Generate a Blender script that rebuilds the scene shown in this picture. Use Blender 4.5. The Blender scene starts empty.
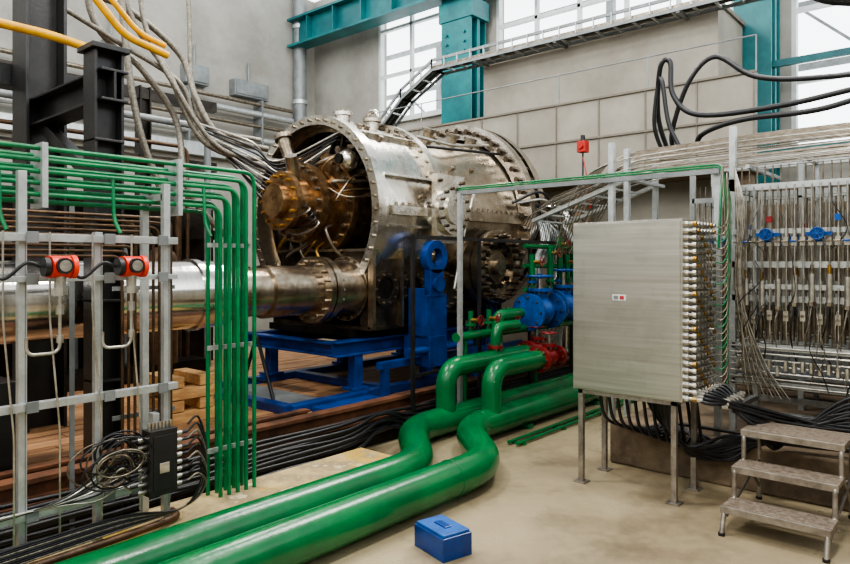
import bpy, math, random
from mathutils import Vector, Matrix
random.seed(7)
V=Vector
def lin(c):
    return tuple(((x/255)/12.92 if x/255<=.04045 else ((x/255+.055)/1.055)**2.4) for x in c)
MATS={}
def M(name,c1,c2=None,scale=6,metal=0,rough=.5,bump=0,detail=5,lo=.35,hi=.65,stretch=None,r2=None,bscale=None,c3=None,dirt=None):
    m=bpy.data.materials.new(name); m.use_nodes=True; n=m.node_tree; b=n.nodes['Principled BSDF']
    b.inputs['Metallic'].default_value=metal; b.inputs['Roughness'].default_value=rough
    c1=lin(c1); c2=lin(c2) if c2 else c1
    tc=n.nodes.new('ShaderNodeTexCoord'); mp=n.nodes.new('ShaderNodeMapping')
    n.links.new(tc.outputs['Object'],mp.inputs[0])
    if stretch: mp.inputs['Scale'].default_value=stretch
    no=n.nodes.new('ShaderNodeTexNoise'); no.inputs['Scale'].default_value=scale; no.inputs['Detail'].default_value=detail
    no.inputs['Roughness'].default_value=.65
    n.links.new(mp.outputs[0],no.inputs['Vector'])
    cr=n.nodes.new('ShaderNodeValToRGB'); e=cr.color_ramp.elements
    e[0].position=lo; e[0].color=(*c1,1); e[1].position=hi; e[1].color=(*c2,1)
    if c3:
        x=e.new(min(.98,hi+.06)); x.color=(*lin(c3),1)
    n.links.new(no.outputs['Fac'],cr.inputs[0]); col=cr.outputs[0]
    if dirt:
        dc,ds,dlo,dhi,damt=dirt
        n3=n.nodes.new('ShaderNodeTexNoise'); n3.inputs['Scale'].default_value=ds; n3.inputs['Detail'].default_value=9; n3.inputs['Roughness'].default_value=.7
        n.links.new(tc.outputs['Object'],n3.inputs['Vector'])
        mr=n.nodes.new('ShaderNodeMapRange'); mr.inputs['From Min'].default_value=dlo; mr.inputs['From Max'].default_value=dhi; mr.inputs['To Max'].default_value=damt
        n.links.new(n3.outputs['Fac'],mr.inputs[0])
        mx=n.nodes.new('ShaderNodeMixRGB'); mx.inputs[2].default_value=(*lin(dc),1)
        n.links.new(mr.outputs[0],mx.inputs[0]); n.links.new(col,mx.inputs[1]); col=mx.outputs[0]
    n.links.new(col,b.inputs['Base Color'])
    if r2 is not None:
        mr=n.nodes.new('ShaderNodeMapRange'); mr.inputs['From Min'].default_value=lo; mr.inputs['From Max'].default_value=hi
        mr.inputs['To Min'].default_value=rough; mr.inputs['To Max'].default_value=r2
        n.links.new(no.outputs['Fac'],mr.inputs[0]); n.links.new(mr.outputs[0],b.inputs['Roughness'])
    if bump:
        n2=n.nodes.new('ShaderNodeTexNoise'); n2.inputs['Scale'].default_value=bscale or scale*4; n2.inputs['Detail'].default_value=4
        n.links.new(mp.outputs[0],n2.inputs['Vector'])
        bp=n.nodes.new('ShaderNodeBump'); bp.inputs['Strength'].default_value=bump; bp.inputs['Distance'].default_value=.02
        n.links.new(n2.outputs['Fac'],bp.inputs['Height']); n.links.new(bp.outputs[0],b.inputs['Normal'])
    MATS[name]=m; return m
green=M('green_paint',(0,108,56),(0,88,46),3,0,.24,.08,bscale=30)
greent=M('green_tube_paint',(8,126,72),(4,96,56),8,0,.32)
alu=M('aluminium_profile',(196,200,198),(170,174,174),12,.6,.38)
stain=M('stainless_tube',(215,212,204),(165,160,150),14,.9,.28)
staind=M('dull_tube_steel',(150,140,124),(104,94,80),14,.8,.4)
cab=M('brushed_sheet_steel',(208,205,196),(190,187,178),7,.85,.36,.03,stretch=(1,.15,6),r2=.3,bscale=40,dirt=((120,112,98),1.6,.5,.75,.4))
turb=M('bare_turbine_steel',(222,218,208),(180,171,156),2.2,.95,.2,.1,lo=.4,hi=.64,r2=.34,bscale=14,c3=(206,196,182),dirt=((92,70,50),2.4,.52,.64,.65))
turb2=M('stained_barrel_steel',(200,190,172),(146,130,108),2.2,.92,.24,.1,lo=.38,hi=.65,r2=.4,bscale=10,c3=(190,172,146),dirt=((86,66,48),1.9,.5,.66,.65))
ringm=M('machined_ring_steel',(216,210,200),(176,166,152),5,.95,.24,.06,dirt=((96,76,58),4,.54,.68,.5))
dark=M('dark_oily_steel',(58,53,47),(30,27,25),5,.7,.36,.2)
chest=M('shade_toned_steel',(112,102,88),(62,54,45),4,.85,.3,.15,dirt=((34,30,26),3,.45,.65,.7))  # dark tone puts the shadows around the lower chest into the steel colour
rust=M('heat_tinted_steel',(176,144,106),(122,96,68),9,.9,.3,.12,dirt=((60,44,32),5,.5,.66,.65))
noz=M('nozzle_steel',(184,172,154),(130,114,94),5,.93,.26,.1,dirt=((80,62,46),3,.52,.68,.6))
polish=M('polished_pipe_steel',(222,219,212),(192,187,180),2,1,.16,.05,stretch=(3,.5,.5))
bolt=M('bolt_steel',(168,158,142),(104,92,78),20,.9,.35)
boltd=M('dark_bolt_steel',(96,84,70),(58,50,42),20,.85,.4)
black=M('black_column_paint',(22,22,23),(36,34,33),6,0,.38,.1)
rubber=M('black_cable_rubber',(18,18,20),(32,32,34),10,0,.42)
blue=M('blue_frame_paint',(8,64,138),(4,42,98),5,0,.3,.05)
bluev=M('blue_valve_paint',(10,82,156),(6,56,116),9,0,.3)
bluel=M('blue_box_lid',(22,90,166),(14,68,134),9,0,.45)
red=M('red_paint',(190,34,22),(146,22,16),12,0,.4)
redd=M('dark_red_paint',(138,24,24),(96,16,16),12,0,.4)
rede=M('red_transmitter_enamel',(228,60,24),(200,42,18),12,0,.35)
teal=M('teal_column_paint',(12,112,114),(6,84,90),2,0,.45,.05)
yellow=M('yellow_pipe_paint',(226,170,10),(190,136,10),5,0,.4)
hose=M('braided_hose',(150,144,132),(102,96,86),40,.6,.4,.3,bscale=120)
white=M('white_frame',(214,218,216),(192,196,194),4,0,.45)
wood=M('plank_wood',(186,140,98),(120,86,58),3,0,.5,.35,stretch=(.6,6,3),bscale=16,dirt=((66,48,34),2,.5,.7,.5))
woodl=M('pale_timber',(210,166,110),(166,122,74),5,0,.7,.25,stretch=(1,5,5))
raild=M('brown_rail_paint',(120,78,54),(70,48,34),4,.1,.5,.2)
floorm=M('concrete_floor',(172,159,130),(138,123,97),1.0,0,.2,.08,lo=.3,hi=.7,detail=10,r2=.45,bscale=9,c3=(182,171,144),dirt=((80,68,52),1.1,.5,.7,.7))
curbm=M('yellow_stained_concrete',(176,156,112),(132,116,86),4,0,.85,.9,lo=.38,hi=.58,bscale=22,c3=(186,172,140),dirt=((188,150,30),2.6,.5,.58,.6))
curby=M('worn_yellow_edge_paint',(196,158,36),(150,130,66),5,0,.75,.8,lo=.4,hi=.6,bscale=22,dirt=((106,94,70),6,.48,.56,.8))
conc=M('rough_concrete',(134,116,94),(86,72,58),3,0,.85,.4,bscale=14)
wallm=M('plaster_wall',(166,163,154),(144,141,132),.8,0,.8,.1,detail=8,bscale=20,dirt=((114,110,102),.4,.5,.75,.45))
beige=M('grey_beige_cladding',(154,148,135),(134,128,116),1.3,0,.7,.05,detail=8,dirt=((100,94,84),.5,.5,.75,.5))
seam=M('seam_dark',(122,115,103),(108,101,90),5,0,.8)
greyp=M('grey_paint',(134,138,138),(108,112,112),4,.2,.45)
brownt=M('brown_tube',(104,80,58),(66,50,38),8,.5,.42)
tread=M('chequer_tread',(168,154,138),(120,106,92),30,.6,.5,.6,bscale=70)
legm=M('stool_tube_steel',(170,162,152),(128,120,112),10,.7,.4)
brass=M('brass_fitting',(196,158,84),(146,110,56),20,.9,.32)
label=M('label_white',(225,225,222),(210,210,208),5,0,.6)
labr=M('label_red',(180,50,60),(150,40,50),5,0,.6)
outm=M('outside_facade',(214,220,222),(196,204,206),.4,0,.8)
outg=M('outside_foliage',(120,146,104),(84,112,74),2,0,.9,.5)

class B:
    def __init__(s,name): s.n=name; s.v=[]; s.f=[]; s.fm=[]; s.fs=[]; s.mats=[]
    def mi(s,m):
        if m not in s.mats: s.mats.append(m)
        return s.mats.index(m)
    def add(s,vs,fs,m,sm=False):
        o=len(s.v); i=s.mi(m); s.v+= [tuple(x) for x in vs]
        for f in fs:
            s.f.append([o+k for k in f]); s.fm.append(i); s.fs.append(sm)
    def box(s,x0,x1,y0,y1,z0,z1,m):
        vs=[(x,y,z) for x in (x0,x1) for y in (y0,y1) for z in (z0,z1)]
        s.add(vs,[(0,1,3,2),(4,6,7,5),(0,4,5,1),(2,3,7,6),(0,2,6,4),(1,5,7,3)],m)
    def beam(s,p,q,w,h,m,up=(0,0,1)):
        p=V(p);q=V(q);a=(q-p).normalized();u=V(up)
        if abs(a.dot(u))>.98: u=V((1,0,0))
        r=a.cross(u).normalized(); u=r.cross(a)
        vs=[]
        for e in (p,q):
            for i,j in ((-1,-1),(1,-1),(1,1),(-1,1)): vs.append(e+r*(i*w/2)+u*(j*h/2))
        s.add(vs,[(0,1,2,3),(7,6,5,4),(0,4,5,1),(1,5,6,2),(2,6,7,3),(3,7,4,0)],m)
    def ibeam(s,p,q,w,h,t,m,up=(0,0,1)):
        p=V(p);q=V(q);a=(q-p).normalized();u=V(up)
        if abs(a.dot(u))>.98: u=V((1,0,0))
        r=a.cross(u).normalized(); u=r.cross(a); d=u*(h/2-t/2)
        s.beam(p+d,q+d,w,t,m,u); s.beam(p-d,q-d,w,t,m,u); s.beam(p,q,t,h-2*t,m,u)
    def frame(s,a):
        a=V(a).normalized(); u=V((0,0,1)) if abs(a.z)<.9 else V((1,0,0))
        r=a.cross(u).normalized(); return a,r,r.cross(a)
    def lathe(s,o,ax,prof,m,seg=48,sm=True,joined=False):
        o=V(o);a,r,u=s.frame(ax)
        cs=[r*math.cos(2*math.pi*k/seg)+u*math.sin(2*math.pi*k/seg) for k in range(seg)]
        if joined:
            vs=[];fs=[]
            for t,R in prof: vs+=[o+a*t+c*R for c in cs]
            for j in range(len(prof)-1):
                for k in range(seg):
                    k2=(k+1)%seg; fs.append((j*seg+k,j*seg+k2,(j+1)*seg+k2,(j+1)*seg+k))
            s.add(vs,fs,m,sm); return
        for (t0,r0),(t1,r1) in zip(prof,prof[1:]):
            if r0<1e-5 or r1<1e-5:
                rr,t=(r1,t1) if r0<1e-5 else (r0,t0)
                s.add([o+a*t+c*rr for c in cs],[tuple(range(seg))],m); continue
            vs=[o+a*t0+c*r0 for c in cs]+[o+a*t1+c*r1 for c in cs]
            s.add(vs,[(k,(k+1)%seg,seg+(k+1)%seg,seg+k) for k in range(seg)],m,sm)
    def cyl(s,p,q,r,m,seg=16,r2=None):
        p=V(p);q=V(q);L=(q-p).length
        if r2 is None:r2=r
        s.lathe(p,q-p,[(0,0),(0,r),(L,r2),(L,0)],m,seg,seg>6)
    def sweep(s,pts,r,m,seg=8):
        pts=[V(p) for p in pts]; n=len(pts); vs=[];fs=[]
        t=(pts[1]-pts[0]).normalized(); _,u,w=s.frame(t)
        for i in range(n):
            t2=(pts[min(i+1,n-1)]-pts[max(i-1,0)]).normalized()
            q=t.rotation_difference(t2); u=q@u; w=q@w; t=t2
            for k in range(seg):
                a=2*math.pi*k/seg; vs.append(pts[i]+(u*math.cos(a)+w*math.sin(a))*r)
        for i in range(n-1):
            for k in range(seg):
                k2=(k+1)%seg; fs.append((i*seg+k,i*seg+k2,(i+1)*seg+k2,(i+1)*seg+k))
        s.add(vs,fs,m,True)
        s.add(vs[:seg],[tuple(range(seg))],m); s.add(vs[-seg:],[tuple(range(seg))],m)
    def tube(s,pts,r,m,bend=.1,seg=8,nb=6):
        pts=[V(p) for p in pts]; out=[pts[0]]
        for i in range(1,len(pts)-1):
            a,b,c=pts[i-1],pts[i],pts[i+1]; d1=(a-b);d2=(c-b); l=min(bend,d1.length*.49,d2.length*.49)
            p0=b+d1.normalized()*l; p1=b+d2.normalized()*l
            for k in range(nb+1):
                t=k/nb; out.append(p0*(1-t)**2+b*2*t*(1-t)+p1*t*t)
        out.append(pts[-1]); s.sweep(out,r,m,seg)
    def hose(s,pts,r,m,seg=8,n=8):
        P=[V(p) for p in pts]; P=[P[0]*2-P[1]]+P+[P[-1]*2-P[-2]]; out=[]
        for i in range(1,len(P)-2):
            a,b,c,d=P[i-1:i+3]
            for k in range(n):
                t=k/n; out.append(.5*((2*b)+(c-a)*t+(2*a-5*b+4*c-d)*t*t+(3*b-a-3*c+d)*t**3))
        out.append(P[-2]); s.sweep(out,r,m,seg)
    def bolts(s,o,ax,R,n,r,h,m,off=0,seg=6,a0=0,a1=2*math.pi):
        o=V(o);a,rr,u=s.frame(ax)
        for k in range(n):
            t=a0+(a1-a0)*(k+off)/n; c=o+(rr*math.cos(t)+u*math.sin(t))*R
            s.cyl(c,c+a*h,r,m,seg)
    def flange(s,o,ax,R,th,m,n=12,br=.018,ins=.8,seg=36,bm=None):
        a=V(ax).normalized(); o=V(o)
        s.cyl(o-a*th/2,o+a*th/2,R,m,seg)
        s.bolts(o+a*th/2,a,R*ins,n,br,.03,bm or bolt); s.bolts(o-a*th/2,-a,R*ins,n,br,.03,bm or bolt)
    def torus(s,o,ax,R,r,m,seg=24,ss=6):
        o=V(o);a,rr,u=s.frame(ax)
        vs=[];fs=[]
        for k in range(seg):
            t=2*math.pi*k/seg; d=rr*math.cos(t)+u*math.sin(t)
            for j in range(ss):
                p=2*math.pi*j/ss; vs.append(o+d*(R+r*math.cos(p))+a*(r*math.sin(p)))
        for k in range(seg):
            for j in range(ss):
                k2=(k+1)%seg;j2=(j+1)%ss; fs.append((k*ss+j,k*ss+j2,k2*ss+j2,k2*ss+j))
        s.add(vs,fs,m,True)
    def ball(s,o,r,m,seg=16):
        pr=[(-r*math.cos(math.pi*k/10),max(1e-4,r*math.sin(math.pi*k/10))) for k in range(11)]
        s.lathe(o,(0,0,1),pr,m,seg,True,True)
    def wheel(s,o,ax,R,m):
        s.torus(o,ax,R,R*.12,m,20,6); o=V(o);a,r,u=s.frame(ax)
        for t in (0,math.pi/3,2*math.pi/3):
            d=(r*math.cos(t)+u*math.sin(t))*R; s.cyl(o-d,o+d,R*.08,m,6)
        s.cyl(o-a*R*.2,o+a*R*.2,R*.2,m,10)
    def done(s,bev=0):
        xs=[min(c) for c in zip(*s.v)]; xm=[max(c) for c in zip(*s.v)]
        c=V([(a+b)/2 for a,b in zip(xs,xm)]); c.z=xs[2]
        me=bpy.data.meshes.new(s.n); me.from_pydata([tuple(V(v)-c) for v in s.v],[],s.f)
        for m in s.mats: me.materials.append(m)
        me.polygons.foreach_set('material_index',s.fm); me.polygons.foreach_set('use_smooth',s.fs); me.update()
        o=bpy.data.objects.new(s.n,me); o.location=c; bpy.context.collection.objects.link(o)
        if bev:
            b=o.modifiers.new('bevel','BEVEL'); b.width=bev; b.segments=2; b.limit_method='ANGLE'; b.angle_limit=math.radians(50)
        return o

# ------------------------------------------------ ROOM
b=B('floor'); b.box(-6,12,-6,14.4,-.1,0,floorm)
b.done()
b=B('wall_left'); b.box(-6,12.3,14.4,14.7,0,9,wallm); b.done()
b=B('wall_rear'); b.box(-6.3,-6,-6,14.7,0,6,wallm); b.done()
b=B('wall_right'); b.box(-6.3,12.3,-6.3,-6,0,6,wallm); b.done()
OP=[(9.75,11.9,5.3,8.6),(3.4,8.3,4.6,8.6),(-4,2.55,3.55,8.6)]
b=B('wall_back')
ys=[-6]
for y0,y1,z0,z1 in sorted(OP):
    b.box(12,12.3,ys[-1],y0,0,9,wallm); b.box(12,12.3,y0,y1,0,z0,wallm); b.box(12,12.3,y0,y1,z1,9,wallm); ys.append(y1)
b.box(12,12.3,ys[-1],14.4,0,9,wallm); b.done()
for i,(y0,y1,z0,z1) in enumerate(OP):
    b=B('window_%d'%(i+1)); w=.07
    b.box(12.0,12.14,y0,y0+w,z0,z1,white);b.box(12.0,12.14,y1-w,y1,z0,z1,white)
    b.box(12.0,12.14,y0,y1,z0,z0+w,white);b.box(12.0,12.14,y0,y1,z1-w,z1,white)
    n=max(2,round((y1-y0)/1.05))
    for k in range(1,n):
        y=y0+(y1-y0)*k/n; b.box(12.02,12.12,y-.035,y+.035,z0,z1,white)
    z=z0+1.15
    while z<z1-.3:
        b.box(12.02,12.12,y0,y1,z-.035,z+.035,white); z+=1.15
    b.box(11.9,12.1,y0-.05,y1+.05,z0-.08,z0,white)
    b.done()
b=B('outside_building'); b.box(24,25,-20,30,0,5.5,outm)
for k in range(16): b.box(23.9,24,-19+k*3,-17.6+k*3,3,5,greyp)
b.done()
b=B('outside_pipe_bridge')
for z in (4.6,6.2,7.6,9): b.beam((17,-10,z),(17,20,z),.12,.14,greyp)
for k in range(20):
    y=-10+k*1.5; b.beam((17,y,6.2),(17,y+1.5,7.6),.06,.06,greyp)
for k in range(6): b.beam((17,-10+k*6,0),(17,-10+k*6,9),.2,.2,greyp)
b.done()
b=B('outside_hedge')
for k in range(30):
    b.ball((20+random.random(),-12+k*.9,2.8+random.random()*1.6),1.2,outg,10)
b.box(19.6,20.4,-12,15,0,2.6,outg); b.done()

def teal_col(y,w):
    b=B('teal_column'); b.ibeam((11.55,y,0),(11.55,y,9),w,.55,.04,teal,(1,0,0))
    b.box(11.5,11.6,y-w/2,y+w/2,0,9,teal); b.box(11.25,11.85,y-w/2-.06,y+w/2+.06,7.0,7.4,teal)
    for z in (5.9,6.1,6.3,6.5,6.7):
        for dy in (-w*.3,w*.3): b.cyl((11.26,y+dy,z),(11.22,y+dy,z),.03,teal,6)
    b.done()
teal_col(8.85,.8); teal_col(2.95,.55)
b=B('crane_runway_beam'); b.ibeam((11.2,-5.9,7.85),(11.2,14.3,7.85),.45,.75,.06,teal)
for k in range(20): b.box(11.0,11.4,-5.5+k,-5.46+k,7.5,8.2,teal)
b.box(11.15,11.25,-5.9,14.3,8.22,8.3,greyp); b.done()
b=B('teal_tie_beam')
for z in (3.55,4.9): b.beam((11.5,-5.9,z),(11.5,3.0,z),.08,.1,teal)
b.done()

b=B('wall_downpipe'); b.cyl((11.3,14.15,0),(11.3,14.15,9),.17,greyp,20)
for z in (2,4,6,8): b.cyl((11.3,14.15,z),(11.3,14.15,z+.1),.2,alu,20)
b.done()
b=B('wall_service_duct')
for k,z in enumerate((5.75,5.5,5.2,4.85)):
    b.tube([(1,14.1,z),(11,14.1,z)],.05+.03*(k%2),alu if k%2 else staind)
b.box(1,11,14.15,14.36,4.3,4.6,alu)
for k in range(5): b.box(2.0+k*2,2.04+k*2,14.02,14.4,4.6,5.85,greyp)
b.done()
for (x,w,z,h) in ((8.0,.6,5.95,.45),(9.3,1.0,5.9,.4),(6.2,.35,6.1,.4)):
    b=B('wall_junction_box'); b.box(x,x+w,14.15,14.4,z,z+h,greyp); b.box(x+.04,x+w-.04,14.12,14.15,z+.04,z+h-.04,greyp)
    b.cyl((x+w/2,14.3,z+h),(x+w/2,14.3,z+h+.5),.03,greyp,8); b.done(.01)

b=B('clad_enclosure'); b.box(10,11.2,3.07,7.2,0,5.5,beige)
b.box(9.96,11.22,3.03,7.24,5.5,5.56,seam)
b.box(9.985,10,3.07,7.2,4.2,4.22,seam)
b.done()
b=B('parapet_panels'); b.box(9.3,9.42,2.4,9.6,3.1,4.25,beige)
for z in (4.25,3.66): b.box(9.27,9.45,2.4,9.6,z,z+.03,seam)
for k in range(11): b.box(9.28,9.3,2.4+k*.72,2.42+k*.72,3.1,4.25,seam)
b.box(9.3,10,2.4,9.6,3.0,3.1,conc)
for y in (2.6,5,7.3,9.4): b.box(9.5,9.7,y-.1,y+.1,0,3.0,conc)
b.done()
b=B('overhead_cable_ladder')
def lad(p,q,w):
    p=V(p);q=V(q);L=(q-p).length;n=int(L/.3)
    for dx in (0,w):
        b.beam(p+V((dx,0,.0)),q+V((dx,0,.0)),.03,.05,greyp); b.beam(p+V((dx,0,.18)),q+V((dx,0,.18)),.03,.05,greyp)
    for k in range(n+1):
        c=p+(q-p)*k/n; b.beam(c,c+V((w,0,0)),.03,.03,alu); b.beam(c+V((-.02,0,.02)),c+V((-.02,0,.2)),.012,.03,alu)
    for k in range(5): b.beam(p+V((.05+.06*k,0,.06)),q+V((.05+.06*k,0,.06)),.04,.04,rubber if k%2 else staind)
lad((9.6,-3,5.42),(9.6,8.1,5.42),.35); lad((9.6,8.1,5.42),(9.6,8.9,5.0),.35); lad((9.6,8.9,5.0),(9.6,9.7,4.3),.35)
for y in (3.5,5.5,7.1): b.beam((9.6,y,5.4),(10,y,5.4),.05,.05,greyp)
b.tube([(9.75,9.55,4.4),(9.75,9.55,4.27)],.03,greyp)
b.done()
b=B('roof_handrail')
b.tube([(9.36,2.4,4.75),(9.36,9.6,4.75)],.01,greyp)
for k in range(6): b.cyl((9.36,2.4+k*1.44,4.28),(9.36,2.4+k*1.44,4.75),.01,greyp,8)
b.done()

# ------------------------------------------------ PLATFORM
b=B('timber_platform')
b.box(-3,9.2,4.66,9.4,0,.24,dark)
y=4.86
while y<9.3:
    x=-3-random.random()*2
    while x<9.1:
        L=2.2+random.random()*1.6; b.box(max(x,-3),min(x+L,9.2),y,y+.185,.24,.3+random.random()*.008,wood); x+=L+.008
    y+=.195
b.done()
b=B('track_rail'); b.box(-3,9.2,4.66,4.84,.24,.26,raild)
b.ibeam((-3,4.76,.335),(9.2,4.76,.335),.13,.15,.03,raild)
b.done()
b=B('brown_edge_beam'); b.ibeam((-3,4.9,.37),(4.0,4.9,.37),.09,.12,.02,raild); b.done()
b=B('concrete_curb'); b.box(-3,4.02,3.72,4.20,0,.2,curbm); b.box(-3,4.02,3.712,3.80,.1,.206,curby); b.box(2.3,4.1,4.2,4.3,0,.12,curbm); b.done(.025)
b=B('cable_run')
for i in range(10):
    y=4.26+.038*i; z=.15+.08*(i%3)
    pts=[(x,y+random.uniform(-.02,.02) if x<4.6 else 4.56+.004*i,z+random.uniform(0,.03)) for x in [-3+.7*j for j in range(12)]]
    pts+=[(5.6,4.55+.008*i,.05+.03*i),(9,4.55+.008*i,.05+.03*i)]
    b.hose(pts,.016,rubber,6,4)
b.done()

# ------------------------------------------------ GREEN PIPES
R=.138
b=B('green_process_pipe'); b.tube([(-1.5,3.13,.17),(4.42,3.13,.17),(5.2,3.95,.17),(9.0,3.95,.17)],R,green,.34,32,12)
for x in (1.2,6.2,7.8):
    y=3.13 if x<4 else 3.95; b.box(x-.04,x+.04,y-.12,y+.12,0,.05,green)
for x in (3.92,5.42): b.torus((x,3.13 if x<4 else 3.95,.17),(1,0,0),R,.006,green,28,6)
b.tube([(5.62,3.95,.25),(5.62,3.95,.7),(6.55,3.95,.7)],.105,green,.24,24,10)
b.flange((6.55,3.95,.7),(1,0,0),.15,.04,redd,8,.014); b.done()
b=B('green_process_pipe'); b.tube([(-1.5,3.52,.17),(4.02,3.52,.17),(4.82,4.34,.17),(9.0,4.34,.17)],R,green,.34,32,12)
b.box(1.5,1.58,3.4,3.64,0,.05,green)
b.tube([(5.36,4.34,.25),(5.36,4.34,.7),(6.9,4.34,.7)],.105,green,.24,24,10)
b.tube([(6.25,4.34,.74),(6.25,4.34,1.06),(6.7,4.34,1.06)],.06,green,.14,18,8)
b.flange((6.25,4.34,.84),(0,0,1),.09,.03,redd,8,.01)
b.flange((6.9,4.34,.7),(1,0,0),.15,.04,redd,8,.014); b.done()
def valve(name,o,R,mb,mw,ax=(1,0,0),L=.5,wheelax=(0,0,1),stem=.35):
    b=B(name); o=V(o);a=V(ax).normalized()
    b.lathe(o-a*L/2,a,[(0,R*.6),(L*.25,R*.62),(L*.4,R*.9),(L*.5,R),(L*.6,R*.9),(L*.75,R*.62),(L,R*.6)],mb,24,True,True)
    for t in (-L/2,L/2): b.flange(o+a*t,a,R*1.15,.045,mb,8,.013)
    w=V(wheelax); b.cyl(o,o+w*R*1.3,R*.55,mb,20); b.flange(o+w*R*1.35,w,R*.8,.04,mb,8,.012)
    b.cyl(o+w*R*1.3,o+w*(R*1.3+stem),R*.14,stain,10); b.wheel(o+w*(R*1.3+stem*.9),w,R*.8,mw); return b.done()
valve('gate_valve',(6.78,3.95,.7),.105,redd,redd,L=.36,stem=.16); valve('gate_valve',(7.15,4.34,.72),.105,redd,redd,L=.36,stem=.16)
valve('blue_gate_valve',(7.35,4.42,1.18),.2,bluev,bluev,stem=.2)
valve('blue_gate_valve',(7.95,4.42,1.22),.19,bluev,bluev,stem=.25)
b=B('valve_manifold')
b.tube([(5.7,4.48,.98),(9,4.48,.98)],.05,green,.1,14)
b.tube([(6.9,4.42,1.18),(6.4,4.42,1.18),(6.4,4.42,.4)],.07,green,.12,14)
b.tube([(8.2,4.42,1.22),(8.8,4.42,1.22),(8.8,4.42,.4)],.09,green,.12,14)
for i,x in enumerate((6.0,6.35,6.75,7.3,7.75,8.0,8.2,8.4,8.6)):
    h=1.25 if i<3 else 1.9+.12*(i%3)
    b.cyl((x,4.5,.98),(x,4.5,h),.03 if i<3 else .04,green,12)
    b.flange((x,4.5,1.1),(0,0,1),.065,.03,green,6,.008)
    b.cyl((x,4.5,h-.1),(x,4.38,h-.1),.025,brass,8); b.wheel((x,4.36,h-.1),(0,-1,0),.055,redd)
    if i>2: b.flange((x,4.5,1.55),(0,0,1),.065,.03,bluev if i%2 else green,6,.008)
for z in (1.45,1.75,2.0): b.tube([(7.2,4.55,z),(8.7,4.55,z)],.03,green,.1,12)
for x in (5.9,7.4,8.8): b.cyl((x,4.5,0),(x,4.5,.98),.025,green,8)
b.done()
b=B('green_floor_pipe_pair')
for y in (3.56,3.66): b.tube([(5.5,y,.03),(9,y,.03)],.018,green)
for x in (5.6,6.4,7.3,8.2): b.box(x-.02,x+.02,3.53,3.69,0,.02,green)
b.done()
b=B('guard_railing')
for x in (5.14,6.3,7.4,8.5): b.beam((x,4.6,.0),(x,4.6,2.06),.035,.035,black)
b.beam((5.12,4.6,2.06),(8.52,4.6,2.06),.04,.04,black); b.beam((5.12,4.6,.62),(6.0,4.6,.62),.03,.03,black)
b.done()
b=B('tubing_support_frame')
b.beam((5.74,4.45,0),(5.74,4.45,2.55),.045,.045,alu)
b.beam((5.74,4.47,2.55),(5.74,1.75,2.55),.04,.04,greyp)
for dz in (.035,.055): b.tube([(5.74,4.47,2.55+dz),(5.74,1.72,2.55+dz),(5.6,1.7,2.3),(5.55,1.7,1.9)],.009,greent,.08,6)
b.beam((5.8,2.72,.36),(5.8,2.72,2.9),.05,.05,alu)
b.beam((5.8,1.78,.36),(5.8,1.78,2.6),.05,.05,alu)
b.done()

# ------------------------------------------------ TURBINE
C=V((0,6.27,2.38))
b=B('turbine_casing')
def c(x,dy=0,dz=0): return V((x,C.y+dy,C.z+dz))
ax=(1,0,0)
b.lathe(c(0),ax,[(5.15,1.06),(5.15,1.17),(5.3,1.17),(5.3,1.13),(6.15,1.13),(6.15,1.22),(6.27,1.22),(6.27,1.12),(6.5,1.08)],turb,96)
b.lathe(c(0),ax,[(6.5,1.08),(6.7,1.08),(7.3,1.16),(7.95,1.2)],turb2,96,True,True)
b.lathe(c(0,0,.05),ax,[(7.86,1.2),(7.86,1.42),(8.0,1.42)],ringm,96)
b.lathe(c(0,0,.05),ax,[(8.0,1.42),(8.0,1.3),(8.1,1.3),(8.1,1.42)],dark,96)
b.lathe(c(0,0,.05),ax,[(8.1,1.42),(8.24,1.42),(8.24,1.2)],ringm,96)
b.lathe(c(0,0,.05),ax,[(8.22,1.2),(8.4,1.15),(8.55,.95),(8.62,.6),(8.64,0.001)],turb2,64,True,True)
b.bolts(c(5.15),(-1,0,0),1.115,48,.018,.03,bolt); b.bolts(c(6.15),(-1,0,0),1.18,44,.02,.03,bolt)
b.bolts(c(7.86,0,.05),(-1,0,0),1.32,48,.042,.09,boltd); b.bolts(c(8.24,0,.05),(1,0,0),1.31,48,.034,.06,bolt)
b.bolts(c(7.99,0,.05),(1,0,0),1.37,48,.032,.12,bolt)
b.lathe(c(0),ax,[(5.15,1.06),(5.3,1.05),(5.75,1.0)],turb2,72)
b.lathe(c(0),ax,[(5.75,1.0),(5.75,.62),(5.85,.62),(5.85,.3)],dark,72)
b.lathe(c(0),ax,[(5.34,1.05),(5.34,1.0),(5.38,1.0),(5.38,1.04)],noz,72)
for k in range(12):
    t=2*math.pi*k/12+.2; d=V((0,math.cos(t),math.sin(t)))
    b.beam(c(5.62)+d*.42,c(5.62)+d*1.0,.035,.24,chest,(1,0,0))
    d2=V((0,math.cos(t+.26),math.sin(t+.26))); b.cyl(c(5.74)+d2*.84,c(5.5)+d2*.84,.07,chest,16); b.cyl(c(5.5)+d2*.84,c(5.46)+d2*.84,.09,bolt,6)
b.bolts(c(5.75),(-1,0,0),.93,30,.025,.07,bolt)
b.torus(c(5.55),ax,.93,.02,staind,56,8)
H=c(0,-.02,.12)
b.lathe(H,ax,[(5.8,.6),(5.42,.56),(5.36,.62),(5.28,.62),(5.28,.40),(5.04,.37),(5.04,.47),(4.94,.47),(4.94,.29),(4.76,.27),(4.76,.34),(4.69,.34),(4.69,.2),(4.6,.19),(4.6,0)],rust,48)
b.bolts(H+V((5.28,0,0)),(-1,0,0),.55,24,.026,.05,bolt);b.bolts(H+V((4.94,0,0)),(-1,0,0),.42,20,.026,.06,bolt);b.bolts(H+V((4.69,0,0)),(-1,0,0),.29,14,.02,.05,brass)
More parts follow.
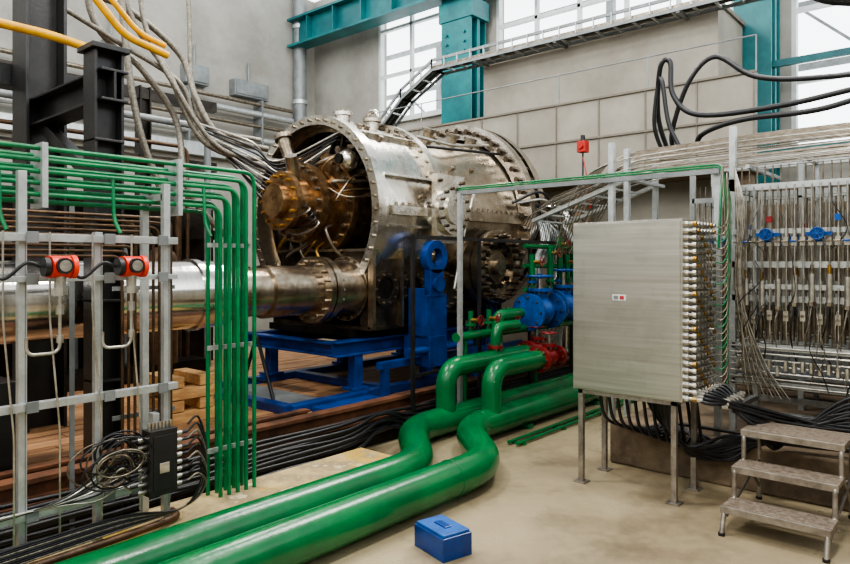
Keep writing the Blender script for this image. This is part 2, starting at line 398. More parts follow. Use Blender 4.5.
b.cyl(H+V((4.84,-.1,.2)),H+V((4.7,-.2,.5)),.07,noz,14); b.ball(c(5.25,-.56,.6),.13,turb,18)
b.cyl(c(5.35,-.56,.6),c(5.1,-.56,.6),.06,dark,12)
b.cyl(c(5.0,.1,.5),c(5.0,.3,.9),.08,noz,16); b.cyl(c(5.0,.3,.9),c(5.0,.32,.95),.11,bolt,16)
rs=random.Random(21)
for k in range(18):
    t=rs.uniform(0,6.28); t2=t+rs.uniform(-.7,.7); r1=rs.uniform(.3,.5); r2_=rs.uniform(.75,.98)
    d=V((0,math.cos(t),math.sin(t))); d2=V((0,math.cos(t2),math.sin(t2)))
    b.hose([H+V((5.2,0,0))+d*r1,H+V((rs.uniform(5.0,5.15),0,0))+d*(r1+.12),c(rs.uniform(5.1,5.3))+d2*(.5*(r1+r2_)+.1),c(5.5)+d2*r2_],rs.choice((.012,.018,.024)),rs.choice((noz,rust,staind,rubber,brass)),8)
for k in range(14):
    t=rs.uniform(0,6.28); d=V((0,math.cos(t),math.sin(t))); r1=rs.uniform(.62,.9); x=rs.uniform(5.25,5.45)
    b.cyl(c(x)+d*r1,c(x+.2)+d*r1,rs.uniform(.035,.06),rs.choice((rust,noz,bolt)),12); b.cyl(c(x-.03)+d*r1,c(x)+d*r1,.05,bolt,6)
for t in (-.15,.35,.9,1.5,2.2):
    d=V((0,-math.cos(t),math.sin(t))); b.beam(c(5.3)+d*1.15,c(6.15)+d*1.15,.03,.07,turb,d)
b.beam(c(5.33,-1.16,0),c(6.15,-1.16,0),.12,.1,turb); b.beam(c(6.3,-1.15,.0),c(7.9,-1.22,.0),.12,.12,turb2)
for k in range(14): b.cyl(c(6.35+k*.115,-1.2,.06),c(6.35+k*.115,-1.2,.11),.025,bolt,6)
for k in range(7): b.cyl(c(5.4+k*.11,-1.19,.05),c(5.4+k*.11,-1.19,.09),.022,bolt,6)
b.lathe((6.2,4.88,2.42),(0,1,0),[(0,0),(0,.12),(-.03,.12),(-.03,.18),(0,.18),(0,.3),(.06,.3),(.06,.22),(.5,.24)],turb,40); b.bolts((6.2,4.88,2.42),(0,-1,0),.25,14,.02,.03,boltd)
b.beam((6.2,4.98,2.02),(6.2,4.98,2.83),.52,.08,turb,(0,1,0))
for dz in (-.33,-.11,.11,.33):
    for dx in (-.21,.21): b.cyl((6.2+dx,4.94,2.42+dz),(6.2+dx,4.9,2.42+dz),.022,boltd,6)
# bolted blind flange on the lower side nozzle
b.lathe((7.05,4.86,1.74),(0,1,0),[(0,0),(0,.2),(.03,.2),(.03,.33),(-.03,.33),(-.03,.47),(.07,.47),(.07,.42),(.1,.42),(.1,.48),(.2,.48),(.2,.36),(.95,.38)],noz,48)
for k in range(24):
    a=2*math.pi*k/24; d=V((math.cos(a),0,math.sin(a))); o=V((7.05,4.83,1.74))
    b.cyl(o+d*.405,o+d*.405+V((0,-.07,0)),.034,boltd,6); b.cyl(o+d*.405+V((0,-.07,0)),o+d*.405+V((0,-.11,0)),.018,bolt,6)
for k in range(10):
    a=2*math.pi*k/10; d=V((math.cos(a),0,math.sin(a))); o=V((7.05,4.88,1.74)); b.cyl(o+d*.265,o+d*.265+V((0,-.04,0)),.035,dark,10)
b.cyl((7.05,4.8,1.74),(7.05,4.87,1.74),.1,bolt,16)
# inlet nozzle joining the lower chest
b.lathe((4.0,5.62,1.5),ax,[(0,.2),(0,.27),(.62,.25),(.62,.36),(.69,.36),(.69,.33),(.71,.33),(.71,.36),(.79,.36),(.79,.3),(1.25,.33)],noz,48)
b.bolts((4.62,5.62,1.5),(-1,0,0),.31,18,.02,.05,bolt); b.bolts((4.79,5.62,1.5),(1,0,0),.31,18,.02,.05,bolt)
b.box(5.2,6.12,5.28,6.9,1.06,1.92,chest)
b.box(5.16,6.16,5.24,6.94,1.92,1.95,noz); b.box(5.16,6.16,5.24,6.94,1.04,1.08,chest)
for x in (5.18,5.64,6.12): b.box(x-.02,x+.02,5.2,5.28,1.06,1.94,noz)
for x in (5.41,5.88):
    b.lathe((x,5.275,1.5),(0,-1,0),[(0,0),(0,.2),(.035,.2),(.035,.13),(-.02,.12),(-.02,0)],chest,28); b.cyl((x,5.275,1.5),(x,5.265,1.5),.12,dark,24); b.bolts((x,5.24,1.5),(0,-1,0),.165,10,.014,.02,bolt)
b.lathe((5.19,5.66,1.5),(-1,0,0),[(0,0),(0,.37),(.03,.37),(.03,.3)],noz,36); b.bolts((5.16,5.66,1.5),(-1,0,0),.345,18,.016,.025,boltd)
b.lathe((4.6,6.9,1.55),ax,[(0,0),(0,.22),(.07,.22),(.07,.15),(.8,.16)],noz,30)
for x in (5.2,5.75,6.2,7.95):
    b.box(x,x+.06,5.45,7.05,.96,1.6,dark)
b.box(5.1,8.1,5.5,7.0,.96,1.04,dark)
b.lathe((6.45,5.2,1.45),(0,1,0),[(0,0),(0,.24),(.06,.24),(.06,.17),(.8,.18)],noz,30); b.bolts((6.45,5.2,1.45),(0,-1,0),.2,12,.016,.03,bolt)
for x,dy in ((5.5,-.2),(6.0,-.2),(5.75,.3)):
    b.cyl(c(x,dy,1.06),c(x,dy,1.2),.09,turb,20); b.cyl(c(x,dy,1.2),c(x,dy,1.24),.12,turb,20); b.bolts(c(x,dy,1.24),(0,0,1),.09,8,.013,.03,bolt)
b.torus(c(6.21,0,1.31),(1,0,0),.1,.03,turb,20,8)
for x in (6.7,7.2,7.6): b.cyl(c(x,-.5,.98),c(x,-.56,1.14),.07,turb2,16); b.cyl(c(x,-.56,1.14),c(x,-.575,1.18),.1,bolt,16)
for k in range(16):
    t=random.uniform(.1,1.3); d=V((0,-math.cos(t),math.sin(t))); x=random.choice((random.uniform(5.4,6.1),random.uniform(6.6,7.8))); r=1.13
    b.cyl(c(x)+d*(r-.05),c(x)+d*(r+.05),.035,bolt,10)
b.tube([c(6.3,-1.3,-.9),c(6.5,-1.3,-.2),c(6.8,-1.22,.3),c(7.8,-1.2,.5)],.018,stain,.12)
b.tube([c(6.3,-.7,1.0),c(7.0,-.75,.97),c(7.9,-.7,1.1)],.02,stain,.1); b.tube([c(6.3,-.85,.86),c(7.9,-.9,.95)],.02,rubber,.1)
b.done()
b=B('polished_inlet_pipe')
b.lathe((-3,5.62,1.5),ax,[(0,0),(0,.31),(4.2,.31),(4.2,.335),(4.25,.335),(4.25,.31),(6.2,.31),(6.2,.33),(6.26,.33),(6.26,.31),(6.5,.31),(6.68,.24)],polish,56)
b.lathe((3.68,5.62,1.5),ax,[(0,.24),(.32,.24)],noz,40)
for x in (-1.5,1.0): b.box(x,x+.08,5.4,5.84,.3,1.25,black); b.box(x-.1,x+.18,5.3,5.94,.3,.34,black)
b.done()
b=B('blue_support_frame')
for y in (5.3,6.95): b.beam((4.1,y,.345),(7.6,y,.345),.14,.09,blue)
for x in (4.1,5.5,7.5): b.beam((x,5.3,.345),(x,6.95,.345),.14,.085,blue)
b.box(4.2,4.75,5.35,6.9,.305,.325,greyp)
for y in (5.42,6.95): b.ibeam((4.75,y,.86),(7.9,y,.86),.16,.17,.022,blue)
for x in (4.8,5.9,7.0,7.85): b.ibeam((x,5.42,.86),(x,6.95,.86),.14,.15,.022,blue)
for x in (5.1,6.3,7.5):
    for y in (5.42,6.95): b.box(x-.06,x+.06,y-.06,y+.06,.39,.78,blue); b.box(x-.12,x+.12,y-.1,y+.1,.39,.42,blue)
for x in (5.75,6.05):
    b.box(x-.02,x+.02,4.97,5.2,.95,1.5,blue)
b.box(5.76,6.08,4.9,5.3,.6,.95,blue)
b.lathe((5.92,4.92,1.86),(0,1,0),[(0,.1),(0,.19),(.1,.19),(.1,.1),(0,.1)],blue,32)
b.box(5.8,6.04,4.92,5.02,1.4,1.72,blue); b.cyl((5.92,4.87,1.55),(5.92,4.95,1.55),.09,blue,20)
b.box(5.73,6.11,4.93,4.97,.95,1.42,blue)
b.box(5.1,7.9,5.02,5.1,.64,.72,blue); b.cyl((5.45,4.95,.8),(6.6,4.95,.8),.045,blue,14)
for x in (5.2,6.9,7.8): b.box(x-.04,x+.04,5.02,5.1,.3,.64,blue)
b.cyl((7.2,5.06,.72),(7.2,5.06,1.25),.07,blue,14)
b.box(4.3,5.1,4.98,5.2,.3,.36,blue)
b.done(.006)
b=B('trestle_stand'); b.tube([(4.35,5.9,.325),(4.35,6.2,1.0),(4.35,6.5,.325)],.02,rubber,.05); b.beam((4.35,6.0,.5),(4.35,6.4,.5),.02,.02,rubber); b.done()

b=B('flexible_hose_set')
for i in range(5):
    x=8.3+.12*i
    b.hose([(x,5.2+.1*i,2.6-.1*i),(x+.15,4.95,2.3),(x+.25,4.85,1.8),(x+.0,4.8,1.3),(x-.15,4.85,.8),(x-.1,4.9,.36)],.042,alu,10)
for i in range(2):
    b.hose([(8.25-.1*i,4.95,2.45),(8.1-.1*i,4.75,2.1),(7.8-.1*i,4.7,1.75),(7.75-.12*i,4.7,1.35)],.045,alu,10)
for i in range(6):
    b.hose([(7.6+.1*i,5.0,2.6),(7.95+.1*i,4.75,2.75-.1*i),(8.3,4.7,2.4),(8.5+.1*i,4.7,1.7)],.02,stain if i%2 else rubber,8)
b.tube([(8.6,6.2,2.6),(9.1,6.2,2.6),(9.1,5.0,2.6),(9.1,5.0,.3)],.1,polish,.2,20)
b.done()

b=B('overhead_hose_bundle')
L=[[(3.2,7.0,6.0),(3.25,7.0,4.6),(3.75,7.0,3.9),(4.1,6.9,3.2),(4.7,6.8,3.0),(5.1,6.7,2.9)],
[(3.45,7.0,6.0),(3.45,7.0,4.5),(3.8,6.9,3.7),(4.3,6.8,3.1),(5.0,6.5,3.0)],
[(2.9,7.1,6.0),(2.95,7.1,4.4),(3.5,7.1,3.9),(3.9,7.1,3.4),(4.0,7.0,2.6),(4.6,7.0,2.0)],
[(3.9,7.2,6.2),(4.1,7.2,4.9),(4.15,7.2,3.9),(4.3,7.1,3.4),(4.9,6.9,3.3)],
[(2.9,7.2,4.6),(3.4,7.2,4.55),(4.0,7.2,4.2),(4.15,7.1,3.7),(4.4,7.0,3.3),(5.0,6.9,3.2)],
[(2.4,7.0,4.4),(3.2,7.0,4.1),(3.9,7.0,3.8),(4.1,7.0,3.3),(4.5,6.9,3.15)],
[(3.1,6.9,5.8),(3.2,6.9,4.3),(3.35,6.9,3.3),(3.6,6.9,2.6)]]
for i,l in enumerate(L): b.hose(l,.028 if i%2 else .036,hose,10)
for k in range(16):
    b.hose([(4.0+.05*k,6.95,3.4-.04*k),(4.55+.02*k,6.6-.02*k,3.2-.07*k),(4.85,6.5-.05*k,3.0-.05*k),(5.25,5.7+.1*k,3.35-.06*k)],.012,rubber if k%3 else stain,6)
b.done()
b=B('yellow_gas_pipe')
b.tube([(-1,5.8,3.63),(2.1,5.8,3.63),(2.55,5.8,3.58)],.036,yellow,.12,14)
b.tube([(2.3,5.8,6.5),(2.34,5.8,4.15),(2.7,5.8,3.78),(3.1,5.8,3.7)],.034,yellow,.12,14)
b.tube([(2.5,5.85,6.5),(2.54,5.85,4.15),(2.85,5.85,3.85),(3.1,5.85,3.8)],.026,yellow,.12,14)
b.beam((2.5,5.8,3.24),(2.5,5.8,3.55),.04,.04,black)
b.done()

b=B('black_steel_portal')
b.ibeam((2.24,5.15,.3),(2.24,5.15,3.4),.2,.22,.022,black,(1,0,0)); b.ibeam((2.3,6.6,.3),(2.3,6.6,6.5),.34,.34,.03,black,(1,0,0))
b.ibeam((2.26,5.0,3.12),(2.28,6.9,3.12),.2,.24,.02,black); b.beam((2.26,5.25,2.4),(2.28,6.4,3.0),.1,.1,black)
b.box(2.05,2.43,4.98,5.32,.3,.33,black); b.box(2.1,2.38,5.01,5.29,3.38,3.42,black)
b.ibeam((1.3,6.9,.3),(1.3,6.9,3.6),.24,.24,.02,black,(1,0,0)); b.beam((1.0,6.9,3.5),(3.1,6.9,3.5),.2,.2,black)
b.box(1.2,1.6,5.0,5.3,.3,1.0,black)
for z in (.9,1.5,2.1,2.7): b.box(2.13,2.35,5.04,5.26,z,z+.02,black)
b.done(.004)
b=B('background_pipe_rack')
for i in range(10): b.tube([(-1,8.6+.1*(i%3),1.2+.28*i),(3.4+.2*i,8.6+.1*(i%3),1.2+.28*i),(3.4+.2*i,8.6+.1*(i%3),.3)],.03+.02*(i%2),brownt if i%3 else greyp,.15,8)
for x in (.2,1.8,3.2,4.4): b.ibeam((x,8.9,.3),(x,8.9,4.2),.16,.16,.02,dark,(1,0,0))
for z in (2.2,3.2,4.1): b.beam((-1,8.9,z),(5.5,8.9,z),.12,.14,dark)
b.done()
b=B('equipment_skid')
b.box(2.6,4.9,8.1,8.5,.3,.5,dark); b.box(1.2,5.6,9.1,9.35,.3,2.6,dark)
for x in (2.9,3.6,4.3): b.cyl((x,8.2,.5),(x,8.2,1.8),.2,brownt,20); b.ball((x,8.2,1.8),.2,brownt,16); b.flange((x,8.2,1.2),(0,0,1),.26,.05,dark,10,.015)
b.done()
for (x,y,n) in ((3.1,5.75,4),(3.45,6.4,2)):
    b=B('timber_block_stack')
    for k in range(n):
        if k%2:
            for j in (0,.3): b.box(x+j,x+j+.14,y,y+.5,.3+.11*k,.4+.11*k,woodl)
        else:
            for j in (0,.34): b.box(x-.04,x+.5,y+j,y+j+.14,.3+.11*k,.4+.11*k,woodl)
    b.done(.005)

# ------------------------------------------------ LEFT RACK
b=B('instrument_rack')
for x in (.4,1.27,1.66,2.07):
    b.beam((x,3.9,.2),(x,3.9,2.28 if x!=1.66 else 1.97),.042,.042,alu)
    b.beam((x+.012,3.878,.3),(x+.012,3.878,1.9),.006,.004,greyp)
for z in (1.93,1.04,.47): b.beam((.2,3.86,z),(2.12,3.86,z),.042,.042,alu)
b.beam((.2,3.86,1.71),(2.12,3.86,1.71),.03,.03,alu)
for x in (.4,2.07):
    b.beam((x,4.17,.2),(x,4.17,2.28),.042,.042,alu)
    for z in (.5,2.2): b.beam((x,3.9,z),(x,4.17,z),.042,.042,alu)
for i in range(7):
    x=.5+.22*i
    b.tube([(x,3.82,1.96),(x,3.82,1.5),(x+.05,3.82,.9),(x+.05,3.82,.35)],.006,stain,.05,6)
for x in (1.3,1.7,2.02):
    for z in (1.93,1.71,1.04,.47): b.box(x-.03,x+.03,3.825,3.835,z-.03,z+.03,greyp)
b.done(.003)
def trans(x,z):
    b=B('pressure_transmitter'); y=3.74
    b.cyl((x-.06,y-.01,z),(x+.05,y+.01,z),.058,rede,22); b.cyl((x+.05,y,z),(x+.075,y,z),.062,rede,22)
    b.cyl((x-.06,y-.01,z),(x-.085,y-.01,z),.05,rubber,22)
    b.cyl((x-.0,y-.045,z+.005),(x-.0,y-.075,z+.005),.042,rubber,18); b.cyl((x,y-.075,z+.005),(x,y-.078,z+.005),.03,stain,18)
    b.cyl((x,y,z-.045),(x,y,z-.11),.028,stain,14); b.cyl((x,y,z-.11),(x,y,z-.15),.04,stain,6); b.box(x-.03,x+.03,y-.01,3.84,z-.03,z+.0,stain)
    b.tube([(x,y,z-.15),(x,y,z-.45),(x-.16,y,z-.45),(x-.16,y,z-.36)],.009,stain,.05,8)
    b.cyl((x,y,z-.2),(x,y,z-.25),.02,stain,6); b.cyl((x,y,z-.36),(x,y,z-.4),.018,stain,6)
    b.hose([(x-.09,y,z),(x-.16,y,z+.02),(x-.25,y+.03,z-.06),(x-.3,y+.08,z-.02)],.009,rubber,8); b.done()
trans(1.40,1.775); trans(1.78,1.775)
b=B('green_tube_bundle')
for i in range(10):
    z=2.43-.032*i; x=2.80-.034*i; y=4.02+.1*(i%2)
    b.tube([(-1.5,y,z),(x,y,z),(x,y,.2)],.0145,greent,.09,8)
for x in (.6,1.4,2.2): b.box(x,x+.03,3.98,4.16,2.1,2.46,alu)
for z in (.5,1.2,1.9): b.box(2.46,2.84,4.06,4.075,z,z+.03,alu)
for k in range(3): b.tube([(1.2+.6*k,4.02,2.3),(1.2+.6*k,4.0,2.05),(1.22+.6*k,3.96,1.97)],.012,greent,.05,8)
b.done()
b=B('brown_tube_bundle')
for i in range(9):
    z=2.12-.035*i; x=2.5-.045*i; b.tube([(-1.5,4.63,z),(x,4.63,z),(x,4.63,.05)],.011,brownt,.08,8)
for z in (.7,1.6): b.box(2.08,2.54,4.643,4.655,z,z+.03,greyp)
for x in (0,.9,1.8): b.box(x,x+.03,4.643,4.655,.0,2.2,greyp)
b.done()
b=B('control_junction_box')
b.box(1.87,2.04,3.70,3.80,.44,.82,black); b.box(1.89,2.02,3.695,3.70,.47,.79,rubber); b.box(1.925,1.985,3.69,3.695,.57,.63,stain)
for s_ in (-1,1):
    for k in range(8):
        x=1.87 if s_<0 else 2.04; z=.47+.043*k; b.cyl((x,3.75,z),(x+s_*.05,3.75,z),.014,stain,8); b.cyl((x+s_*.05,3.75,z),(x+s_*.09,3.75,z),.01,rubber,8)
for k in range(7): b.cyl((1.89+.022*k,3.75,.82),(1.89+.022*k,3.75,.86),.01,stain,8)
b.box(1.94,1.98,3.8,3.86,.42,.9,alu)
b.done(.004)
b=B('coiled_cable_bundle')
for k in range(14):
    x=1.72+random.uniform(-.06,.06); z=.68+random.uniform(-.06,.06); rx=.15+random.uniform(-.06,.05); rz=.10+random.uniform(-.04,.04); y=3.66+.012*k
    b.hose([(x+rx*math.cos(t*.7),y+.004*t,z+rz*math.sin(t*.7)) for t in range(11)],.005,rubber if k%3 else staind,6,5)
for k in range(9):
    z=.47+.043*k; b.hose([(2.13,3.75,z),(2.20,3.74,z+.03),(2.26,3.76,z-.06-.02*k),(2.15,3.8,.3),(1.7,3.8,.27+.01*k),(.9,3.82,.24+.01*k),(0,3.85,.24)],.007,rubber if k%3 else hose,6)
for k in range(6): b.hose([(1.78,3.75,.5+.05*k),(1.7,3.7,.55+.05*k),(1.6,3.78,.48+.03*k),(1.3,3.82,.5),(.4,3.84,.5)],.006,rubber if k%2 else stain,6)
b.done()
b=B('floor_hose'); b.hose([(.3,3.74,.235),(1.2,3.76,.235),(1.8,3.78,.24),(2.1,3.85,.23),(2.15,3.97,.23)],.022,brownt,10); b.done()

# ------------------------------------------------ CABINET
b=B('steel_junction_cabinet')
b.box(4.95,5.45,1.77,2.66,.765,2.12,cab); b.box(4.938,4.95,1.785,2.645,.78,2.105,cab)
for x in (4.98,5.40):
    for y in (1.84,2.6):
        b.box(x-.02,x+.02,y-.02,y+.02,.012,.765,legm); b.box(x-.05,x+.05,y-.05,y+.05,0,.012,legm)
b.box(4.96,5.44,1.82,2.62,.73,.765,legm)
b.box(4.932,4.938,2.2,2.31,1.5,1.545,label); b.box(4.930,4.932,2.215,2.25,1.508,1.537,labr); b.box(4.930,4.932,2.26,2.30,1.508,1.537,greyp)
b.done(.006)
b=B('tube_fitting_array')
for i in range(7):
    for j in range(26):
        x=4.985+.07*i; z=.795+.0515*j
        b.cyl((x,1.77,z),(x,1.735,z),.023,stain,6); b.cyl((x,1.735,z),(x,1.69,z),.014,stain,8); b.cyl((x,1.705,z),(x,1.68,z),.019,stain if (i+j)%5 else brass,6)
for j in range(24):
    z=.80+.0555*j; x=5.44; b.hose([(x,1.69,z),(x+.03,1.64,z),(x+.08,1.62,z+.1),(5.56,1.64,min(2.5,z+.4)),(5.62,1.66,2.5)],.005,greent if j%3==0 else staind,6,5)
b.done()
b=B('green_signal_wires')
for k in range(10):
    b.hose([(5.7,1.72,2.58),(5.62+.02*k,1.68,2.3),(5.6+random.uniform(-.05,.08),1.64,1.8),(5.58+random.uniform(-.05,.08),1.66,1.3),(5.6,1.68,.9)],.005,greent if k%3 else staind,6)
b.done()
b=B('armoured_cable_bundle')
for k in range(18):
    x=5.0+.026*k; a=random.uniform(-.05,.05); q=random.uniform(-.06,.06)
    z0=.79+.02*(k%3)
    b.hose([(x,1.69,z0),(x+.02,1.58,z0-.02),(5.35+a,1.46-.01*k,.74-.016*k),(5.62+a,1.2,.64-.012*k+q*.5),(5.72,.8,.56+.012*k+q),(5.8,.2,.62+.01*k),(5.85,-.8,.6)],.014,rubber,8)
    b.cyl((x,1.71,z0),(x,1.64,z0),.02,stain,8)
    b.cyl((x+.1,1.55,z0-.05),(x+.14,1.52,z0-.06),.019,stain,8)
for k in range(14):
    q=random.uniform(-.08,.05)
    b.hose([(5.05+.03*k,1.9+.03*k,.74),(5.1+.03*k,1.9+.02*k,.55+q),(5.35+q,1.85,.3-q),(5.5,1.6,.25+.015*k),(5.6,1.3,.42),(5.75,.3,.44)],.014,rubber,8)
for k in range(12):
    b.hose([(5.1+.03*k,2.5-.06*k,.74),(5.15+.03*k,2.45-.06*k,.5-.02*k),(5.5,2.3-.05*k,.39),(5.7,2.1,.42),(5.8,1.4,.4)],.014,rubber,8)
b.done()
b=B('rack_plinth'); b.box(5.62,8.5,-3,2.66,0,.36,conc); b.done(.02)

# ------------------------------------------------ RIGHT RACKS
def rack(name,X0,X1,Y0,Y1,ztop,rows,seed):
    random.seed(seed); b=B(name); n=max(2,round((Y1-Y0)/.95))
    for X in (X0,X1):
        for k in range(n+1):
            y=Y0+(Y1-Y0)*k/n; b.beam((X,y,.36),(X,y,ztop),.05,.05,alu)
        for z in rows: b.beam((X,Y0,z),(X,Y1,z),.05,.05,alu)
    for k in range(n+1):
        y=Y0+(Y1-Y0)*k/n
        for z in rows: b.beam((X0,y,z),(X1,y,z),.045,.045,alu)
    m=int((Y1-Y0)/.06)
    for k in range(m):
        y=Y0+.04+k*.06; x=X0-.06; dz=random.uniform(-.04,.04); dx=random.uniform(-.02,.02)
        b.tube([(x,y,2.42),(x,y,2.0)],.007,stain,.03,6)
        b.box(x-.025,x+.025,y-.018,y+.018,1.93,2.0,stain); b.cyl((x-.025,y,1.965),(x-.06,y,1.965),.009,stain,8)
        b.cyl((x-.06,y-.022,1.965),(x-.06,y+.022,1.965),.008,bluev if k%3==0 else bolt,6)
        b.cyl((x,y,2.0),(x,y,2.07),.014,stain,6)
        b.tube([(x,y,1.93),(x+dx,y,1.62),(x+.02,y,1.5)],.007,stain,.03,6)
        if k%2==0:
            b.cyl((x,y,1.68+dz),(x,y,1.46+dz),.023,stain,12); b.cyl((x,y,1.46+dz),(x,y,1.43+dz),.028,bolt,6); b.cyl((x,y,1.75+dz),(x,y,1.68+dz),.013,brass if k%4 else bolt,8)
            b.hose([(x,y,1.43+dz),(x-.02,y+.02,1.3),(x+.03,y+.04+dx,1.15),(x+.06,y,1.0)],.006,rubber if k%4 else hose,6,5)
        else:
            b.tube([(x,y,1.6),(x,y,1.2),(x+.05,y,1.12)],.007,stain,.03,6); b.box(x-.02,x+.02,y-.018,y+.018,1.3+dz,1.38+dz,stain)
            b.cyl((x-.02,y,1.34+dz),(x-.05,y,1.34+dz),.012,bolt,8)
        b.cyl((x+.2,y,1.35),(x+.2,y,1.15),.022,staind,10); b.tube([(x+.2,y,2.3),(x+.2,y,1.35)],.006,stain,.03,6)
        if k%8==1: b.box(x-.04,x+.01,y-.02,y+.02,2.12,2.17,redd if k%16==1 else bluev)
        b.tube([(x+.1,y,2.6),(x+.1,y,.95+.05*(k%3))],.006,staind,.03,6)
        b.cyl((x-.01,y,.98+dz),(x-.01,y,.9+dz),.018,stain,6)
    b.box(X0-.04,X0-.01,Y0,Y1,2.03,2.07,alu); b.box(X0-.05,X0-.02,Y0,Y1,1.58,1.62,alu)
    b.box(X0,X1,Y0,Y1,.86,.875,greyp); b.box(X0+.3,X0+.31,Y0,Y1,.9,1.1,greyp)
    for k in range(7):
        z=.5+.05*k; b.tube([(X0-.05-.01*(k%3),Y0,z+.3),(X0-.05-.01*(k%3),Y1,z+.3)],.009,stain,.03,6)
    for j in range(3):
        y=Y1-.30-.36*j
        b.cyl((X0-.12,y,2.02),(X0-.17,y,2.02),.045,bluev,16); b.cyl((X0-.06,y,2.02),(X0-.12,y,2.02),.02,stain,10); b.wheel((X0-.19,y,2.02),(-1,0,0),.045,bluev)
        b.beam((X0-.12,y-.09,2.02),(X0-.12,y+.09,2.02),.028,.028,bluev)
    return b
b=rack('tubing_manifold_rack',6.0,6.7,-.6,1.72,2.5,(.55,.8,1.1,1.5,1.78,2.42),3)
b.beam((6.0,1.72,2.4),(6.0,1.72,2.95),.05,.05,alu); b.beam((6.0,.45,2.4),(6.0,.45,2.95),.05,.05,alu); b.done()
b=rack('tubing_manifold_rack',7.3,8.0,-.6,2.5,2.9,(.8,1.4,2.0,2.45,2.85),5); b.done()
b=B('rack_backing_sheet'); b.box(8.3,8.36,-2.9,2.6,.36,2.7,conc); b.done()
b=B('horizontal_tube_bank')
random.seed(4)
for i in range(22):
    x=6.05+.03*i; z=2.64+.022*(i%6)+.012*(i%2)
    b.hose([(x,-1.2,z+.05),(x,.4,z+.04),(x,1.6,z+.02),(x+.02,2.7,z-.02),(6.6+.04*i,3.6,z-.12),(7.0+.05*i,4.3,z-.25),(7.4+.05*i,4.7,2.3-.03*i)],.006,staind if i%3 else stain,6,5)
for i in range(14):
    x=6.1+.05*i; z=2.82+.018*(i%6)
    b.hose([(x,-1.2,z),(x,1.0,z+.02),(x,2.2,z),(x+.1,3.0,z-.06),(x+.4+.02*i,3.5,z-.3-.02*i),(x+.7,3.9,1.9)],.006,staind if i%7 else stain,6,5)
for y in (-.4,.6,1.6,2.7): b.beam((5.98,y,2.6),(7.0,y,2.6),.03,.03,alu)
b.done()
b=B('cable_tray_supports')
b.beam((6.2,2.75,0),(6.2,2.75,2.9),.05,.05,alu); b.beam((6.9,2.75,0),(6.9,2.75,2.9),.05,.05,alu)
for (p,q) in (((6.2,2.75,2.6),(7.0,4.3,2.3)),((6.9,2.75,2.6),(7.8,4.3,2.3))): b.beam(p,q,.04,.04,alu)
for k in range(7): b.beam((6.2+.13*k,2.75+.25*k,2.6-.05*k),(6.9+.14*k,2.75+.25*k,2.6-.05*k),.02,.02,alu)
b.done()
random.seed(12)
b=B('loose_wiring')
for k in range(40):
    y=random.uniform(-.4,1.7); z=random.uniform(1.1,2.5); x=5.9
    b.hose([(x,y,z),(x-.05,y+random.uniform(-.08,.08),z-.15),(x-.02,y+random.uniform(-.12,.12),z-.35),(x+.05,y+random.uniform(-.1,.1),z-.5)],.004,rubber if k%3 else hose,5,5)
for k in range(12):
    b.hose([(5.9,1.68,2.6),(5.88,1.66-.006*k,2.2),(5.88,1.64+random.uniform(-.06,.04),1.6),(5.9,1.62-.015*k,1.0),(5.92,1.6-.03*k,.7)],.005,stain if k%2 else staind,5,5)
b.done()
b=B('black_power_cables')
b.hose([(6.9,2.6,2.9),(6.75,2.66,3.3),(6.6,2.58,3.75),(6.6,2.48,3.78),(6.6,2.45,3.45),(6.6,2.2,3.22),(6.6,1.5,3.2),(6.6,.7,3.28),(6.6,-1.5,3.5)],.026,rubber,10)
b.hose([(6.8,2.5,2.9),(6.7,2.5,3.1),(6.6,2.3,3.55),(6.6,2.05,3.75),(6.6,1.7,3.5),(6.6,1.2,3.4),(6.6,.5,3.4),(6.6,-1.5,3.6)],.024,rubber,10)
b.hose([(6.8,2.3,2.9),(6.7,2.2,3.05),(6.6,1.8,3.12),(6.6,1.2,3.12),(6.6,.5,3.22),(6.6,-1.5,3.3)],.026,rubber,10)
b.hose([(6.8,2.62,2.9),(6.7,2.68,3.2),(6.65,2.62,3.6),(6.6,2.56,3.6),(6.6,2.5,3.2),(6.6,2.4,2.95)],.022,rubber,10)
b.box(6.65,6.9,2.2,2.7,2.9,2.96,black)
b.done()
b=B('overhead_black_duct'); b.hose([(6.5,1.7,5.2),(6.5,1.35,4.3),(6.5,.8,3.95),(6.5,-1,3.8)],.06,rubber,12); b.done()
b=B('red_pendant_control'); b.box(8.0,8.12,4.13,4.25,3.25,3.4,red); b.cyl((8.06,4.19,3.4),(8.06,4.19,3.48),.03,rubber,10); b.cyl((8.0,4.19,3.33),(7.97,4.19,3.33),.035,red,12); b.cyl((8.06,4.19,2.3),(8.06,4.19,3.25),.012,rubber,8)
b.hose([(8.06,4.19,3.2),(8.0,4.1,2.9),(8.1,4.1,2.5)],.01,red,6); b.done(.01)

# ------------------------------------------------ STEP STOOL
b=B('step_stool')
y0,y1=.77,1.41
for x0,x1,z in ((4.64,4.88,.18),(4.88,5.12,.39),(5.1,5.48,.6)):
    b.box(x0,x1,y0,y1,z-.03,z,tread); b.box(x0-.004,x0+.012,y0,y1,z-.045,z+.002,legm)
for y in (y0+.02,y1-.02):
    b.tube([(5.5,y,.012),(5.5,y,.56),(5.1,y,.56),(5.1,y,.37),(4.88,y,.37),(4.88,y,.16),(4.66,y,.16),(4.6,y,.012)],.016,legm,.04,8)
    b.tube([(5.5,y,.3),(4.7,y,.1)],.012,legm,.04,8); b.tube([(5.1,y,.4),(5.5,y,.1)],.012,legm,.04,8)
    for x in (4.6,5.5): b.cyl((x,y,0),(x,y,.02),.022,rubber,10)
for x,z in ((5.5,.25),(4.9,.1)): b.tube([(x,y0,z),(x,y1,z)],.012,legm,.04,8)
b.done(.003)
b=B('blue_block')
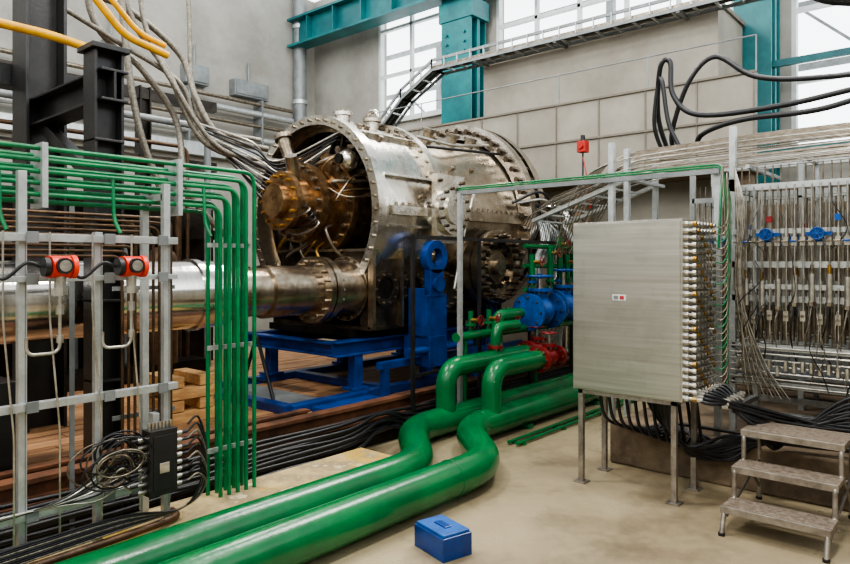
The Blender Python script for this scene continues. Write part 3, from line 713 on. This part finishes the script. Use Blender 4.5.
def rb(cx,cy,w,l,z0,z1,a,m):
    ca,sa=math.cos(a),math.sin(a); vs=[]
    for z in (z0,z1):
        for i,j in ((-1,-1),(1,-1),(1,1),(-1,1)): vs.append((cx+i*w/2*ca-j*l/2*sa,cy+i*w/2*sa+j*l/2*ca,z))
    b.add(vs,[(3,2,1,0),(4,5,6,7),(0,1,5,4),(1,2,6,5),(2,3,7,6),(3,0,4,7)],m)
rb(3.23,2.64,.22,.31,0,.14,-.25,blue); rb(3.23,2.64,.2,.29,.138,.158,-.25,bluel); rb(3.23,2.64,.05,.12,.158,.166,-.25,blue)
b.done(.008)

# ------------------------------------------------ LIGHT
w=bpy.data.worlds.new('World'); bpy.context.scene.world=w; w.use_nodes=True; n=w.node_tree
bg=n.nodes['Background']; tc=n.nodes.new('ShaderNodeTexCoord'); sp=n.nodes.new('ShaderNodeSeparateXYZ'); cr=n.nodes.new('ShaderNodeValToRGB')
n.links.new(tc.outputs['Generated'],sp.inputs[0]); n.links.new(sp.outputs['Z'],cr.inputs[0]); n.links.new(cr.outputs[0],bg.inputs[0])
e=cr.color_ramp.elements; e[0].position=.3; e[0].color=(.93,.97,1,1); e[1].position=.75; e[1].color=(.18,.19,.205,1)
bg.inputs['Strength'].default_value=4.4
def area(name,loc,size,en,col,rot=(0,0,0),sy=None):
    l=bpy.data.lights.new(name,'AREA'); l.size=size; l.energy=en; l.color=col
    if sy: l.shape='RECTANGLE'; l.size_y=sy
    o=bpy.data.objects.new(name,l); o.location=loc; o.rotation_euler=rot; bpy.context.collection.objects.link(o); return o
for p,e_ in (((5,1,8.5),320),((2,6,8.5),400),((8,8,8.5),280),((-2,1,8.5),420)): area('overhead_fill_light',p,1.0,e_,(1,.96,.89))  # unseen fill lights added overhead to brighten the hall
s=bpy.data.lights.new('sun','SUN'); s.energy=1.4; s.angle=.2; s.color=(1,.97,.92); so=bpy.data.objects.new('sun',s); so.rotation_euler=(math.radians(38),0,math.radians(100)); bpy.context.collection.objects.link(so)
bpy.context.scene.view_settings.look='AgX - Medium High Contrast'

cam=bpy.data.cameras.new('camera'); co=bpy.data.objects.new('camera',cam); bpy.context.collection.objects.link(co)
co.location=(0,0,1.8); co.rotation_euler=(math.radians(90),0,-math.atan2(.757,.653)); cam.lens=28.25; cam.shift_y=-.0235; cam.clip_start=.05
bpy.context.scene.camera=co
